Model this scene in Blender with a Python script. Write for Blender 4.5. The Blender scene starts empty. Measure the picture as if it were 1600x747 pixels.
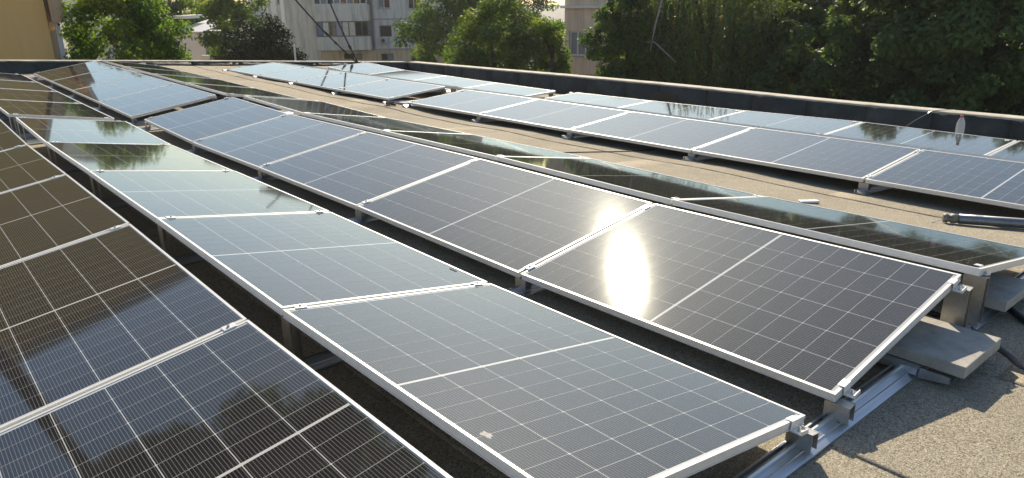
import bpy, math, random
import numpy as np
from mathutils import Vector, Matrix
rad = math.radians
S = bpy.context.scene
COL = S.collection

# ------------------------------------------------------------------ camera
CAM = np.array([-2.4363, -1.0495, 1.4209])
F_PX = 1149.46
RIGHT = np.array([0.761279, -0.648271, -0.014128])
UP = np.array([0.214921, 0.231710, 0.948746])
FWD = np.array([0.611771, 0.725296, -0.315723])
cam_data = bpy.data.cameras.new('camera')
cam = bpy.data.objects.new('camera', cam_data); COL.objects.link(cam)
cam.matrix_world = Matrix(((RIGHT[0], UP[0], -FWD[0], CAM[0]), (RIGHT[1], UP[1], -FWD[1], CAM[1]),
                           (RIGHT[2], UP[2], -FWD[2], CAM[2]), (0, 0, 0, 1)))
cam_data.sensor_fit = 'HORIZONTAL'; cam_data.sensor_width = 36.0
cam_data.lens = F_PX / 1600 * 36.0
cam_data.clip_start = 0.05; cam_data.clip_end = 3000
cam_data.dof.use_dof = True; cam_data.dof.focus_distance = 4.5; cam_data.dof.aperture_fstop = 7.0
S.camera = cam

# ------------------------------------------------------------------ sky, sun, exposure
SUN_DIR = Vector((0.563, 0.616, 0.551)).normalized()
SUN_EL = math.asin(SUN_DIR.z); SUN_AZ = math.atan2(SUN_DIR.x, SUN_DIR.y)
world = bpy.data.worlds.new('World'); S.world = world; world.use_nodes = True
wn = world.node_tree; wn.nodes.clear()
sky = wn.nodes.new('ShaderNodeTexSky'); sky.sky_type = 'NISHITA'; sky.sun_disc = False
sky.sun_elevation = SUN_EL; sky.sun_rotation = SUN_AZ
sky.air_density = 1.0; sky.dust_density = 1.1; sky.ozone_density = 2.0; sky.altitude = 100
bg = wn.nodes.new('ShaderNodeBackground'); bg.inputs['Strength'].default_value = 0.085
wo = wn.nodes.new('ShaderNodeOutputWorld')
wn.links.new(sky.outputs[0], bg.inputs[0]); wn.links.new(bg.outputs[0], wo.inputs[0])
sun_data = bpy.data.lights.new('sun', 'SUN'); sun_data.energy = 4.3; sun_data.angle = rad(0.53)
sun_data.color = (1.0, 0.88, 0.70)
sun = bpy.data.objects.new('sun', sun_data); COL.objects.link(sun)
sun.rotation_euler = SUN_DIR.to_track_quat('Z', 'Y').to_euler()
S.view_settings.view_transform = 'Standard'; S.view_settings.look = 'None'
S.view_settings.exposure = 0.75; S.view_settings.gamma = 1.0
S.render.engine = 'CYCLES'

# ------------------------------------------------------------------ pixel helpers (used only to place far things at real distances)
FH = np.array([FWD[0], FWD[1], 0.0]); FH /= np.linalg.norm(FH)
RH = np.array([FH[1], -FH[0], 0.0])
def ray(u, v): return RIGHT * ((u - 800) / F_PX) - UP * ((v - 373.5) / F_PX) + FWD
def polar(u, dist, z=0.0):
    d = ray(u, -9.0); d = d / math.hypot(d[0], d[1])
    return Vector((CAM[0] + d[0] * dist, CAM[1] + d[1] * dist, z))

# ------------------------------------------------------------------ materials
MATS = {}
def new_mat(name):
    m = bpy.data.materials.new(name); m.use_nodes = True
    nt = m.node_tree; b = nt.nodes['Principled BSDF']; MATS[name] = m
    return m, nt, b
def ramp(nt, fac, stops):
    r = nt.nodes.new('ShaderNodeValToRGB'); e = r.color_ramp.elements
    while len(e) < len(stops): e.new(0.5)
    for i, (p, c) in enumerate(stops):
        e[i].position = p; e[i].color = (*c, 1)
    nt.links.new(fac, r.inputs[0]); return r
def noise(nt, scale, detail=4, rough=0.6, coord='Object', vec=None, dist=0.0):
    n = nt.nodes.new('ShaderNodeTexNoise'); n.inputs['Scale'].default_value = scale
    n.inputs['Detail'].default_value = detail; n.inputs['Roughness'].default_value = rough
    n.inputs['Distortion'].default_value = dist
    if vec is None:
        t = nt.nodes.new('ShaderNodeTexCoord'); vec = t.outputs[coord]
    nt.links.new(vec, n.inputs['Vector']); return n
def scaled(nt, sc, coord='Object'):
    t = nt.nodes.new('ShaderNodeTexCoord'); m = nt.nodes.new('ShaderNodeMapping')
    m.inputs['Scale'].default_value = sc; nt.links.new(t.outputs[coord], m.inputs[0]); return m.outputs[0]
def math_node(nt, op, a, b=None, clamp=False):
    n = nt.nodes.new('ShaderNodeMath'); n.operation = op; n.use_clamp = clamp
    for i, x in enumerate((a, b)):
        if x is None: continue
        if isinstance(x, (int, float)): n.inputs[i].default_value = x
        else: nt.links.new(x, n.inputs[i])
    return n.outputs[0]
def mixc(nt, fac, a, b, mode='MIX'):
    n = nt.nodes.new('ShaderNodeMix'); n.data_type = 'RGBA'; n.blend_type = mode
    for k, x in ((0, fac), (6, a), (7, b)):
        if isinstance(x, (int, float)): n.inputs[k].default_value = x
        elif isinstance(x, tuple): n.inputs[k].default_value = (*x, 1)
        else: nt.links.new(x, n.inputs[k])
    return n.outputs[2]
def bump(nt, b, h, strength, dist):
    n = nt.nodes.new('ShaderNodeBump'); n.inputs['Strength'].default_value = strength
    n.inputs['Distance'].default_value = dist; nt.links.new(h, n.inputs['Height'])
    nt.links.new(n.outputs[0], b.inputs['Normal'])
def mottled(name, c1, c2, scale=3, rough=0.8, detail=5, bs=0.0, bscale=60, bd=0.003, metal=0.0, c3=None, spec=0.5, coord='Object'):
    m, nt, b = new_mat(name)
    n = noise(nt, scale, detail, 0.65, coord)
    st = [(0.3, c1), (0.7, c2)] if c3 is None else [(0.25, c1), (0.5, c3), (0.75, c2)]
    r = ramp(nt, n.outputs[0], st); nt.links.new(r.outputs[0], b.inputs['Base Color'])
    b.inputs['Roughness'].default_value = rough; b.inputs['Metallic'].default_value = metal
    b.inputs['Specular IOR Level'].default_value = spec
    if bs > 0:
        n2 = noise(nt, bscale, 3, 0.7, coord); bump(nt, b, n2.outputs[0], bs, bd)
    return m

# roofing felt with sand-coloured mineral granules
m, nt, b = new_mat('felt')
g = noise(nt, 190, 2, 0.8, 'Generated', scaled(nt, (1, 1, 1)))
g2 = noise(nt, 75, 3, 0.75, 'Object'); gm_ = math_node(nt, 'ADD', math_node(nt, 'MULTIPLY', g.outputs[0], 0.68), math_node(nt, 'MULTIPLY', g2.outputs[0], 0.32))
gr = ramp(nt, gm_, [(0.37, (0.11, 0.093, 0.064)), (0.5, (0.355, 0.314, 0.234)), (0.63, (0.62, 0.56, 0.43))])
lg = noise(nt, 1.3, 5, 0.7, 'Object')
lr = ramp(nt, lg.outputs[0], [(0.3, (0.70, 0.69, 0.70)), (0.5, (0.92, 0.91, 0.90)), (0.7, (1.0, 1.0, 1.0))])
sp = noise(nt, 9, 6, 0.8, 'Object')
sr = ramp(nt, sp.outputs[0], [(0.27, (0.62, 0.60, 0.58)), (0.40, (1, 1, 1))])
c = mixc(nt, 1.0, gr.outputs[0], lr.outputs[0], 'MULTIPLY'); c = mixc(nt, 1.0, c, sr.outputs[0], 'MULTIPLY')
nt.links.new(c, b.inputs['Base Color']); b.inputs['Roughness'].default_value = 0.95; b.inputs['Specular IOR Level'].default_value = 0.2
bump(nt, b, gm_, 0.9, 0.006)
mottled('bitumen', (0.030, 0.035, 0.035), (0.085, 0.092, 0.088), 2.8, 0.7, 8, 0.9, 9, 0.03, c3=(0.046, 0.053, 0.052), spec=0.3)
mottled('coping', (0.22, 0.20, 0.16), (0.50, 0.46, 0.38), 5, 0.9, 7, 0.5, 60, 0.004, c3=(0.40, 0.37, 0.30))
mottled('slab', (0.10, 0.095, 0.08), (0.16, 0.15, 0.13), 1, 0.9)
# metals
def metal(name, c1, c2, rough, stretch=(2, 60, 2), bs=0.05):
    m, nt, b = new_mat(name)
    n = noise(nt, 3, 4, 0.6, vec=scaled(nt, stretch))
    r = ramp(nt, n.outputs[0], [(0.3, c1), (0.7, c2)]); nt.links.new(r.outputs[0], b.inputs['Base Color'])
    b.inputs['Metallic'].default_value = 0.85; b.inputs['Roughness'].default_value = rough
    bump(nt, b, n.outputs[0], bs, 0.002); return m
metal('frame_alu', (0.74, 0.73, 0.69), (0.82, 0.81, 0.77), 0.45, (8, 8, 8))
MATS['frame_alu'].node_tree.nodes['Principled BSDF'].inputs['Metallic'].default_value = 0.3
metal('rail_alu', (0.50, 0.52, 0.54), (0.68, 0.69, 0.70), 0.34, (1.5, 40, 40), 0.08)
metal('bracket_alu', (0.38, 0.37, 0.34), (0.50, 0.49, 0.45), 0.42, (10, 10, 10))
metal('bolt_steel', (0.45, 0.45, 0.44), (0.62, 0.62, 0.60), 0.28, (20, 20, 20))
# laminate: white backsheet seen between the cells, under glass
def glassy(nt, b, rough=0.042):
    # low-iron glass with a blue-green anti-reflection coat over whatever lies below
    b.inputs['Roughness'].default_value = 0.6; b.inputs['Specular IOR Level'].default_value = 0.0
    g = nt.nodes.new('ShaderNodeBsdfGlossy'); g.inputs['Color'].default_value = (0.90, 0.985, 0.965, 1)
    rn = noise(nt, 1.7, 4, 0.6, 'Object'); rr = ramp(nt, rn.outputs[0], [(0.3, (rough * 0.92,) * 3), (0.7, (rough * 1.12,) * 3)])
    nt.links.new(rr.outputs[0], g.inputs['Roughness'])
    fr_ = nt.nodes.new('ShaderNodeFresnel'); fr_.inputs['IOR'].default_value = 1.58
    mx = nt.nodes.new('ShaderNodeMixShader'); nt.links.new(fr_.outputs[0], mx.inputs[0])
    # a little of the reflection is spread by the dust film
    gw = nt.nodes.new('ShaderNodeBsdfGlossy'); gw.inputs['Color'].default_value = (0.97, 0.93, 0.84, 1); gw.inputs['Roughness'].default_value = 0.14
    m2 = nt.nodes.new('ShaderNodeMixShader'); m2.inputs[0].default_value = 0.012
    nt.links.new(g.outputs[0], m2.inputs[1]); nt.links.new(gw.outputs[0], m2.inputs[2])
    nt.links.new(b.outputs[0], mx.inputs[1]); nt.links.new(m2.outputs[0], mx.inputs[2])
    nt.links.new(mx.outputs[0], nt.nodes['Material Output'].inputs[0])
def dusty(nt, base):
    d1 = noise(nt, 2.3, 6, 0.7, 'Object'); d2 = noise(nt, 260, 2, 0.7, 'Object')
    a = ramp(nt, d1.outputs[0], [(0.30, (0.012,) * 3), (0.75, (0.045,) * 3)])
    s = ramp(nt, d2.outputs[0], [(0.70, (0, 0, 0)), (0.80, (0.03,) * 3)])
    f = math_node(nt, 'ADD', a.outputs[0], s.outputs[0], True)
    return mixc(nt, f, base, (0.42, 0.40, 0.35))
m, nt, b = new_mat('backsheet')
nt.links.new(dusty(nt, (0.52, 0.52, 0.50)), b.inputs['Base Color']); glassy(nt, b)
# cell: dark silicon with fine silver wires
m, nt, b = new_mat('cell')
uv = nt.nodes.new('ShaderNodeUVMap'); sx = nt.nodes.new('ShaderNodeSeparateXYZ'); nt.links.new(uv.outputs[0], sx.inputs[0])
fr = math_node(nt, 'FRACT', math_node(nt, 'MULTIPLY', sx.outputs[0], 16.0))
wire = math_node(nt, 'LESS_THAN', math_node(nt, 'ABSOLUTE', math_node(nt, 'SUBTRACT', fr, 0.5)), 0.075)
cn = noise(nt, 1.2, 3, 0.5, 'Object')
cr = ramp(nt, cn.outputs[0], [(0.3, (0.0085, 0.0090, 0.0125)), (0.7, (0.0125, 0.0120, 0.0135))])
oi = nt.nodes.new('ShaderNodeObjectInfo'); tv = ramp(nt, oi.outputs['Random'], [(0.0, (0.78, 0.80, 0.90)), (0.5, (1.0, 1.0, 1.0)), (1.0, (1.30, 1.22, 1.12))])
base = mixc(nt, wire, mixc(nt, 1.0, cr.outputs[0], tv.outputs[0], 'MULTIPLY'), (0.145, 0.14, 0.13))
nt.links.new(dusty(nt, base), b.inputs['Base Color']); glassy(nt, b)
mottled('back_black', (0.5, 0.5, 0.49), (0.6, 0.6, 0.58), 4, 0.6)
mottled('black_plastic', (0.010, 0.010, 0.011), (0.022, 0.022, 0.023), 30, 0.45)
mottled('paver', (0.28, 0.265, 0.23), (0.50, 0.475, 0.42), 14, 0.92, 8, 0.7, 160, 0.003, c3=(0.40, 0.38, 0.335))
mottled('brick_red', (0.30, 0.15, 0.09), (0.45, 0.27, 0.18), 14, 0.9, 6, 0.5, 120, 0.003)
mottled('pipe_grey', (0.16, 0.18, 0.19), (0.30, 0.32, 0.33), 9, 0.30, 5, metal=0.55)
mottled('pipe_cap', (0.12, 0.11, 0.09), (0.34, 0.32, 0.27), 40, 0.6, 6, metal=0.3)
mottled('white_plastic', (0.62, 0.62, 0.60), (0.74, 0.74, 0.72), 10, 0.45)
mottled('red_plastic', (0.42, 0.05, 0.03), (0.50, 0.08, 0.05), 10, 0.4)
mottled('dropping', (0.30, 0.30, 0.28), (0.48, 0.47, 0.44), 60, 0.9)
mottled('cable_black', (0.012, 0.012, 0.013), (0.03, 0.03, 0.03), 30, 0.6)
m, nt, b = new_mat('bottle_plastic')
b.inputs['Base Color'].default_value = (0.93, 0.95, 0.95, 1); b.inputs['Roughness'].default_value = 0.08
b.inputs['Transmission Weight'].default_value = 0.72; b.inputs['IOR'].default_value = 1.12
# buildings
def facade(name, c1, c2, streak=0.35, joints=None):
    m, nt, b = new_mat(name)
    n1 = noise(nt, 0.9, 6, 0.7); r = ramp(nt, n1.outputs[0], [(0.3, c1), (0.7, c2)])
    n2 = noise(nt, 1.0, 5, 0.7, vec=scaled(nt, (3.0, 3.0, 0.25)))
    s = ramp(nt, n2.outputs[0], [(0.35, (1 - streak,) * 3), (0.55, (1, 1, 1))])
    nt.links.new(mixc(nt, 1.0, r.outputs[0], s.outputs[0], 'MULTIPLY'), b.inputs['Base Color'])
    b.inputs['Roughness'].default_value = 0.9
    n3 = noise(nt, 30, 3, 0.7); bump(nt, b, n3.outputs[0], 0.3, 0.01); return m
facade('wall_grey', (0.64, 0.615, 0.555), (0.74, 0.715, 0.65))
facade('wall_greybeige', (0.70, 0.65, 0.53), (0.78, 0.73, 0.61))
facade('wall_base', (0.62, 0.48, 0.28), (0.70, 0.56, 0.36))
facade('wall_tan', (0.86, 0.52, 0.19), (0.88, 0.56, 0.22), 0.05)
facade('wall_brown', (0.58, 0.38, 0.22), (0.66, 0.45, 0.27), 0.15)
facade('wall_pink', (0.76, 0.60, 0.44), (0.82, 0.67, 0.51), 0.25)
facade('wall_white', (0.76, 0.73, 0.67), (0.84, 0.81, 0.75), 0.12)
mottled('sheet_roof', (0.45, 0.46, 0.47), (0.58, 0.58, 0.58), 3, 0.5)
mottled('window_white', (0.60, 0.60, 0.58), (0.70, 0.70, 0.68), 5, 0.4)
mottled('window_dark_frame', (0.10, 0.085, 0.07), (0.16, 0.14, 0.12), 5, 0.5)
mottled('sill', (0.30, 0.29, 0.27), (0.42, 0.41, 0.38), 5, 0.7)
mottled('curtain', (0.62, 0.56, 0.40), (0.80, 0.75, 0.60), 4, 0.8)
mottled('curtain_grey', (0.18, 0.20, 0.19), (0.28, 0.30, 0.29), 4, 0.8)
m, nt, b = new_mat('pane')
b.inputs['Base Color'].default_value = (0.018, 0.020, 0.022, 1); b.inputs['Roughness'].default_value = 0.06
pn = noise(nt, 0.7, 2, 0.5); bump(nt, b, pn.outputs[0], 0.10, 0.05)
m, nt, b = new_mat('pane_blue')
b.inputs['Base Color'].default_value = (0.10, 0.17, 0.30, 1); b.inputs['Roughness'].default_value = 0.08
pn = noise(nt, 0.7, 2, 0.5); bump(nt, b, pn.outputs[0], 0.1, 0.05)
m, nt, b = new_mat('pane_red'); b.inputs['Base Color'].default_value = (0.09, 0.025, 0.03, 1); b.inputs['Roughness'].default_value = 0.1
mottled('ac_white', (0.45, 0.45, 0.44), (0.55, 0.55, 0.53), 8, 0.5)
mottled('ac_grille', (0.02, 0.02, 0.02), (0.05, 0.05, 0.05), 8, 0.6)
mottled('dish_beige', (0.42, 0.36, 0.27), (0.52, 0.46, 0.36), 6, 0.6)
mottled('ground_mat', (0.14, 0.14, 0.10), (0.28, 0.26, 0.21), 0.3, 0.95, 6, c3=(0.22, 0.20, 0.16))
mottled('bark', (0.055, 0.042, 0.030), (0.14, 0.115, 0.085), 6, 0.9, 6, 0.8, 14, 0.03)
mottled('pale_bark', (0.20, 0.19, 0.165), (0.36, 0.34, 0.30), 6, 0.8, 6, 0.4, 14, 0.02)
def leaf_mat(name, cols, transl=0.45, spec=0.3):
    m, nt, b = new_mat(name)
    a = nt.nodes.new('ShaderNodeAttribute'); a.attribute_name = 'tint'
    st = [(i / (len(cols) - 1) if len(cols) > 1 else 0, c) for i, c in enumerate(cols)]
    r = ramp(nt, a.outputs['Fac'], st)
    nt.links.new(r.outputs[0], b.inputs['Base Color']); b.inputs['Roughness'].default_value = 0.55
    b.inputs['Specular IOR Level'].default_value = spec
    t = nt.nodes.new('ShaderNodeBsdfTranslucent')
    tc = mixc(nt, 1.0, r.outputs[0], (1.9, 1.75, 0.7), 'MULTIPLY'); nt.links.new(tc, t.inputs[0])
    mx = nt.nodes.new('ShaderNodeMixShader'); mx.inputs[0].default_value = transl
    nt.links.new(b.outputs[0], mx.inputs[1]); nt.links.new(t.outputs[0], mx.inputs[2])
    nt.links.new(mx.outputs[0], nt.nodes['Material Output'].inputs[0]); return m
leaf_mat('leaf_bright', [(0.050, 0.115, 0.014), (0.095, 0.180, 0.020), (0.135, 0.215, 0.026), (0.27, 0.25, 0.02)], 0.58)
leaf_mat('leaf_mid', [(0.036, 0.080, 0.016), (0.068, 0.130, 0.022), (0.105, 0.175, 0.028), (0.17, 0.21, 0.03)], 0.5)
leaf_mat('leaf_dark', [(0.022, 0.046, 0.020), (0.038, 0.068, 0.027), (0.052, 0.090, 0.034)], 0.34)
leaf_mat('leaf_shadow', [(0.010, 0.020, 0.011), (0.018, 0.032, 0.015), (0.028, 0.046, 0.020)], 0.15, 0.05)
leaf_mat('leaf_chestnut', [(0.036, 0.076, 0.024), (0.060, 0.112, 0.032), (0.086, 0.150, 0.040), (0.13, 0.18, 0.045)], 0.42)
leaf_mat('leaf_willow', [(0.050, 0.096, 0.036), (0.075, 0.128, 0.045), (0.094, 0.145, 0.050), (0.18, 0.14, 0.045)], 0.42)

# ------------------------------------------------------------------ mesh helpers
class MB:
    def __init__(s): s.v = []; s.f = []
    def box(s, x0, x1, y0, y1, z0, z1, M=None):
        n = len(s.v)
        p = [(x, y, z) for z in (z0, z1) for y in (y0, y1) for x in (x0, x1)]
        if M is not None: p = [tuple(M @ Vector(q)) for q in p]
        s.v += p
        s.f += [tuple(n + i for i in q) for q in ((0, 2, 3, 1), (4, 5, 7, 6), (0, 1, 5, 4), (2, 6, 7, 3), (0, 4, 6, 2), (1, 3, 7, 5))]
        return s
    def quad(s, a, b, c, d):
        n = len(s.v); s.v += [tuple(a), tuple(b), tuple(c), tuple(d)]; s.f.append((n, n + 1, n + 2, n + 3)); return s
    def prism(s, poly, axis, a, b):
        # poly: 2-D points; axis 0: extrude along x (poly in y,z); 1: along y (poly in x,z); 2: along z
        def P(p, t): return {0: (t, p[0], p[1]), 1: (p[0], t, p[1]), 2: (p[0], p[1], t)}[axis]
        n = len(s.v); k = len(poly)
        s.v += [P(p, a) for p in poly] + [P(p, b) for p in poly]
        s.f.append(tuple(n + i for i in range(k))[::-1]); s.f.append(tuple(n + k + i for i in range(k)))
        for i in range(k):
            j = (i + 1) % k; s.f.append((n + i, n + j, n + k + j, n + k + i))
        return s
    def tube(s, pts, radii, n=8, cap=True):
        pts = [Vector(p) for p in pts]
        if isinstance(radii, (int, float)): radii = [radii] * len(pts)
        base = len(s.v); ref = None
        for i, p in enumerate(pts):
            t = (pts[min(i + 1, len(pts) - 1)] - pts[max(i - 1, 0)]).normalized()
            if ref is None: ref = Vector((0, 0, 1)) if abs(t.z) < 0.9 else Vector((1, 0, 0))
            a = t.cross(ref).normalized(); b2 = t.cross(a).normalized(); ref = -b2 if False else ref
            for k in range(n):
                th = 2 * math.pi * k / n
                s.v.append(tuple(p + (a * math.cos(th) + b2 * math.sin(th)) * radii[i]))
        for i in range(len(pts) - 1):
            for k in range(n):
                k2 = (k + 1) % n; A = base + i * n; B = A + n
                s.f.append((A + k, A + k2, B + k2, B + k))
        if cap:
            s.f.append(tuple(base + k for k in range(n))[::-1])
            e = base + (len(pts) - 1) * n; s.f.append(tuple(e + k for k in range(n)))
        return s
    def lathe(s, prof, n=20, M=None):
        base = len(s.v)
        for r, z in prof:
            for k in range(n):
                th = 2 * math.pi * k / n; p = Vector((r * math.cos(th), r * math.sin(th), z))
                s.v.append(tuple(M @ p if M is not None else p))
        for i in range(len(prof) - 1):
            for k in range(n):
                k2 = (k + 1) % n; A = base + i * n; B = A + n
                s.f.append((A + k, A + k2, B + k2, B + k))
        return s
    def mesh(s, name, mat, smooth=False):
        me = bpy.data.meshes.new(name); me.from_pydata(s.v, [], s.f)
        me.materials.append(MATS[mat])
        if smooth:
            for p in me.polygons: p.use_smooth = True
        me.update(); return me
    def build(s, name, mat, parent=None, smooth=False, bevel=0.0):
        o = link(name, s.mesh(name, mat, smooth), parent)
        if bevel > 0:
            mod = o.modifiers.new('bevel', 'BEVEL'); mod.width = bevel; mod.segments = 2; mod.limit_method = 'ANGLE'
        return o
def link(name, data, parent=None, loc=None):
    o = bpy.data.objects.new(name, data); COL.objects.link(o)
    if parent is not None: o.parent = parent
    if loc is not None: o.location = loc
    return o
def tag(o, label=None, cat=None, group=None, kind=None):
    if label: o['label'] = label
    if cat: o['category'] = cat
    if group: o['group'] = group
    if kind: o['kind'] = kind
    return o
def empty(name, loc=(0, 0, 0), rz=0.0):
    o = bpy.data.objects.new(name, None); COL.objects.link(o); o.location = loc; o.rotation_euler = (0, 0, rz)
    o.empty_display_size = 0.2; return o

# ------------------------------------------------------------------ the roof surface
RX = [-9.0, 2.4, 3.0, 3.8, 4.9, 6.2, 7.5, 9.6, 11]
RZ = [-0.13, -0.135, -0.175, -0.238, -0.300, -0.43, -0.50, -0.80, -0.80]
def ybend(Y): return float(np.interp(Y, [-6, 0, 1.78, 3.56, 5.35, 7.13, 8.91, 9.6, 16.5, 18], [0.0, 0.005, -0.012, -0.003, -0.012, -0.025, 0.0, -0.01, 0.06, 0.13]))
def zroof(X, Y):
    w = 0.009 * math.sin(Y * 1.9 + X * 0.7) + 0.005 * math.sin(Y * 4.3 + X * 2.1)
    k = min(1.0, max(0.0, (X - 2.4) / 0.5))
    return float(np.interp(X, RX, RZ)) + ybend(Y) + w * k - 0.004 * (1 - k)
NEAR_Y, FAR_Y, LEFT_X, RIGHT_X = -6.0, 17.7, -9.0, 9.5
ROOF = MB()
nx, ny = 30, 40
for j in range(ny + 1):
    for i in range(nx + 1):
        X = LEFT_X + (RIGHT_X + 0.3 - LEFT_X) * i / nx; Y = NEAR_Y + (FAR_Y + 0.3 - NEAR_Y) * j / ny
        ROOF.v.append((X, Y, zroof(X, Y) - 0.03))
for j in range(ny):
    for i in range(nx):
        a = j * (nx + 1) + i; ROOF.f.append((a, a + 1, a + nx + 2, a + nx + 1))
x1, y1 = RIGHT_X + 0.29, FAR_Y + 0.29
ROOF.box(LEFT_X + 0.01, x1, NEAR_Y + 0.01, y1, -6.2, -0.95)
roof = tag(ROOF.build('flat_roof', 'slab'), 'flat bitumen roof carrying the solar panels', None, None, 'structure')
rng = random.Random(4)
edges = [-9.0, -8.05, -7.05, -6.05, -5.05, -4.05, -3.05, -2.05, -1.05, -0.05, 0.93, 1.90, 2.72, 3.50, 4.50, 5.5, 6.5, 7.5, 8.5, 9.49]
for i in range(len(edges) - 1):
    xa, xb = edges[i], edges[i + 1]
    cuts = [NEAR_Y] + sorted([rng.uniform(-2.5, 4.5), rng.uniform(6, 12)]) + [FAR_Y - 0.01]
    for j in range(3):
        ya, yb = cuts[j], cuts[j + 1] + (0.06 if j < 2 else 0)
        mb = MB(); n = max(3, int((yb - ya) / 0.3)); lift = 0.0015 * (2 - j)
        xs = [xa - 0.07, xa - 0.05, (xa + xb) / 2, xb]; hs = [0.0075, 0.0085, 0.0055, 0.002]
        for q in range(n + 1):
            Y = ya + (yb - ya) * q / n
            wob = 0.006 * math.sin(Y * 3.1 + i) + 0.003 * math.sin(Y * 9.7 + i * 2)
            mb.v.append((xs[0] + wob, Y, zroof(xs[0], Y) + 0.0005))
            for x, h in zip(xs, hs): mb.v.append((x + (wob if x < xa else 0), Y, zroof(x, Y) + h + lift))
        for q in range(n):
            for p in range(4):
                a = q * 5 + p; mb.f.append((a, a + 1, a + 6, a + 5))
        e = len(mb.v)
        for x in xs: mb.v.append((x, yb, zroof(x, yb) + 0.0005))
        for p in range(3): mb.f.append((n * 5 + 1 + p, n * 5 + 2 + p, e + p + 1, e + p))
        mb.build('felt_sheet', 'felt', roof, True)

# ground far below
gm = MB().quad((-400, -400, -6.25), (400, -400, -6.25), (400, 400, -6.25), (-400, 400, -6.25))
tag(gm.build('ground', 'ground_mat'), 'paved ground far below the roof between the buildings', None, None, 'structure')

# ------------------------------------------------------------------ parapets
def rtop(Y): return float(np.interp(Y, [-6, 2.1, 4.85, 8.1, 11.2, 14, 17.9], [-0.30, -0.315, -0.335, -0.327, -0.348, -0.38, -0.415]))
def ftop(X): return float(np.interp(X, [-9, -0.4, 4.2, 9.55, 10], [0.80, 0.27, -0.04, -0.415, -0.415]))
def parapet(name, label, P, Q, topf, piece, coord):
    # P,Q: ends of the inner face line; wall thickness goes outwards
    t = empty(name, (0, 0, 0)); tag(t, label, 'parapet wall')
    a = Vector(P); bq = Vector(Q); L = (bq - a).length; d = (bq - a) / L
    out = Vector((1, 0)) if coord == 'Y' else Vector((0, 1))
    rr = random.Random(hash(name) % 7 + 3 if False else len(name)); s = 0.0
    core = MB(); cop = MB(); N = int(L / 0.09)
    def pt(s_, off, z): p = a + d * s_ + out * off; return (p.x, p.y, z)
    def top(s_): p = a + d * s_; return topf(p.y if coord == 'Y' else p.x)
    # core as a strip of rings
    for q in range(N + 1):
        ss = L * q / N; z = top(ss) - 0.028
        base = len(core.v); core.v += [pt(ss, 0.012, -1.2), pt(ss, 0.012, z), pt(ss, 0.27, z), pt(ss, 0.27, -6.2)]
        if q:
            for k in range(3): core.f.append((base - 4 + k, base - 3 + k, base + 1 + k, base + k))
        w1 = rr.uniform(-0.006, 0.010); zz = top(ss); lip = -0.030 + 0.012 * math.sin(ss * 2.3) * math.sin(ss * 0.9) + rr.uniform(-0.016, 0.006)
        base = len(cop.v)
        cop.v += [pt(ss, -0.004 - w1, zz + lip), pt(ss, -0.012 - w1, zz - 0.006), pt(ss, 0.05, zz + rr.uniform(-0.004, 0.004)), pt(ss, 0.30, zz), pt(ss, 0.30, zz - 0.05)]
        if q:
            for k in range(4): cop.f.append((base - 5 + k, base - 4 + k, base + 1 + k, base + k))
    core.build('wall_core', 'slab', t); cop.build('coping', 'coping', t, True)
    k = 0
    while s < L - 0.05:
        w = min(piece * rr.uniform(0.85, 1.12), L - s); mb = MB(); off = 0.007 * (k % 2) + rr.uniform(0, 0.003)
        M = 4
        for q in range(M + 1):
            ss = min(s + w * q / M + (0.03 if q == M else 0), L); z = top(ss) - 0.03
            bl = -0.009 - off - 0.006 * math.sin(math.pi * q / M) * rr.random()
            p = a + d * ss; zb = -1.0 if coord == 'Y' else zroof(p.x, p.y) - 0.02
            base = len(mb.v); mb.v += [pt(ss, -0.09, zb), pt(ss, bl - 0.008, zb + 0.10), pt(ss, bl, (zb + z) / 2), pt(ss, bl - 0.002, z), pt(ss, 0.012, z)]
            if q:
                for kk in range(4): mb.f.append((base - 5 + kk, base - 4 + kk, base + 1 + kk, base + kk))
        o = mb.build('felt_panel', 'bitumen', t, True)
        sm = o.modifiers.new('thick', 'SOLIDIFY'); sm.thickness = 0.007; sm.offset = 0
        s += w; k += 1
    return t
pr_ = parapet('parapet_wall', 'dark felt-clad parapet running along the right edge of the roof', (RIGHT_X, NEAR_Y), (RIGHT_X, FAR_Y), rtop, 1.05, 'Y')
pf_ = parapet('parapet_wall', 'dark felt-clad parapet across the far end of the roof', (LEFT_X, FAR_Y), (RIGHT_X, FAR_Y), ftop, 1.1, 'X')
# drain slot in the right parapet
v = MB(); v.box(9.462, 9.478, 7.98, 8.56, -0.625, -0.50)
vs = v.build('vent_slot', 'black_plastic', pr_)
v = MB()
for z in (-0.632, -0.500): v.box(9.452, 9.4775, 7.95, 8.59, z, z + 0.010)
v.build('vent_frame', 'bitumen', vs)

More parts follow.
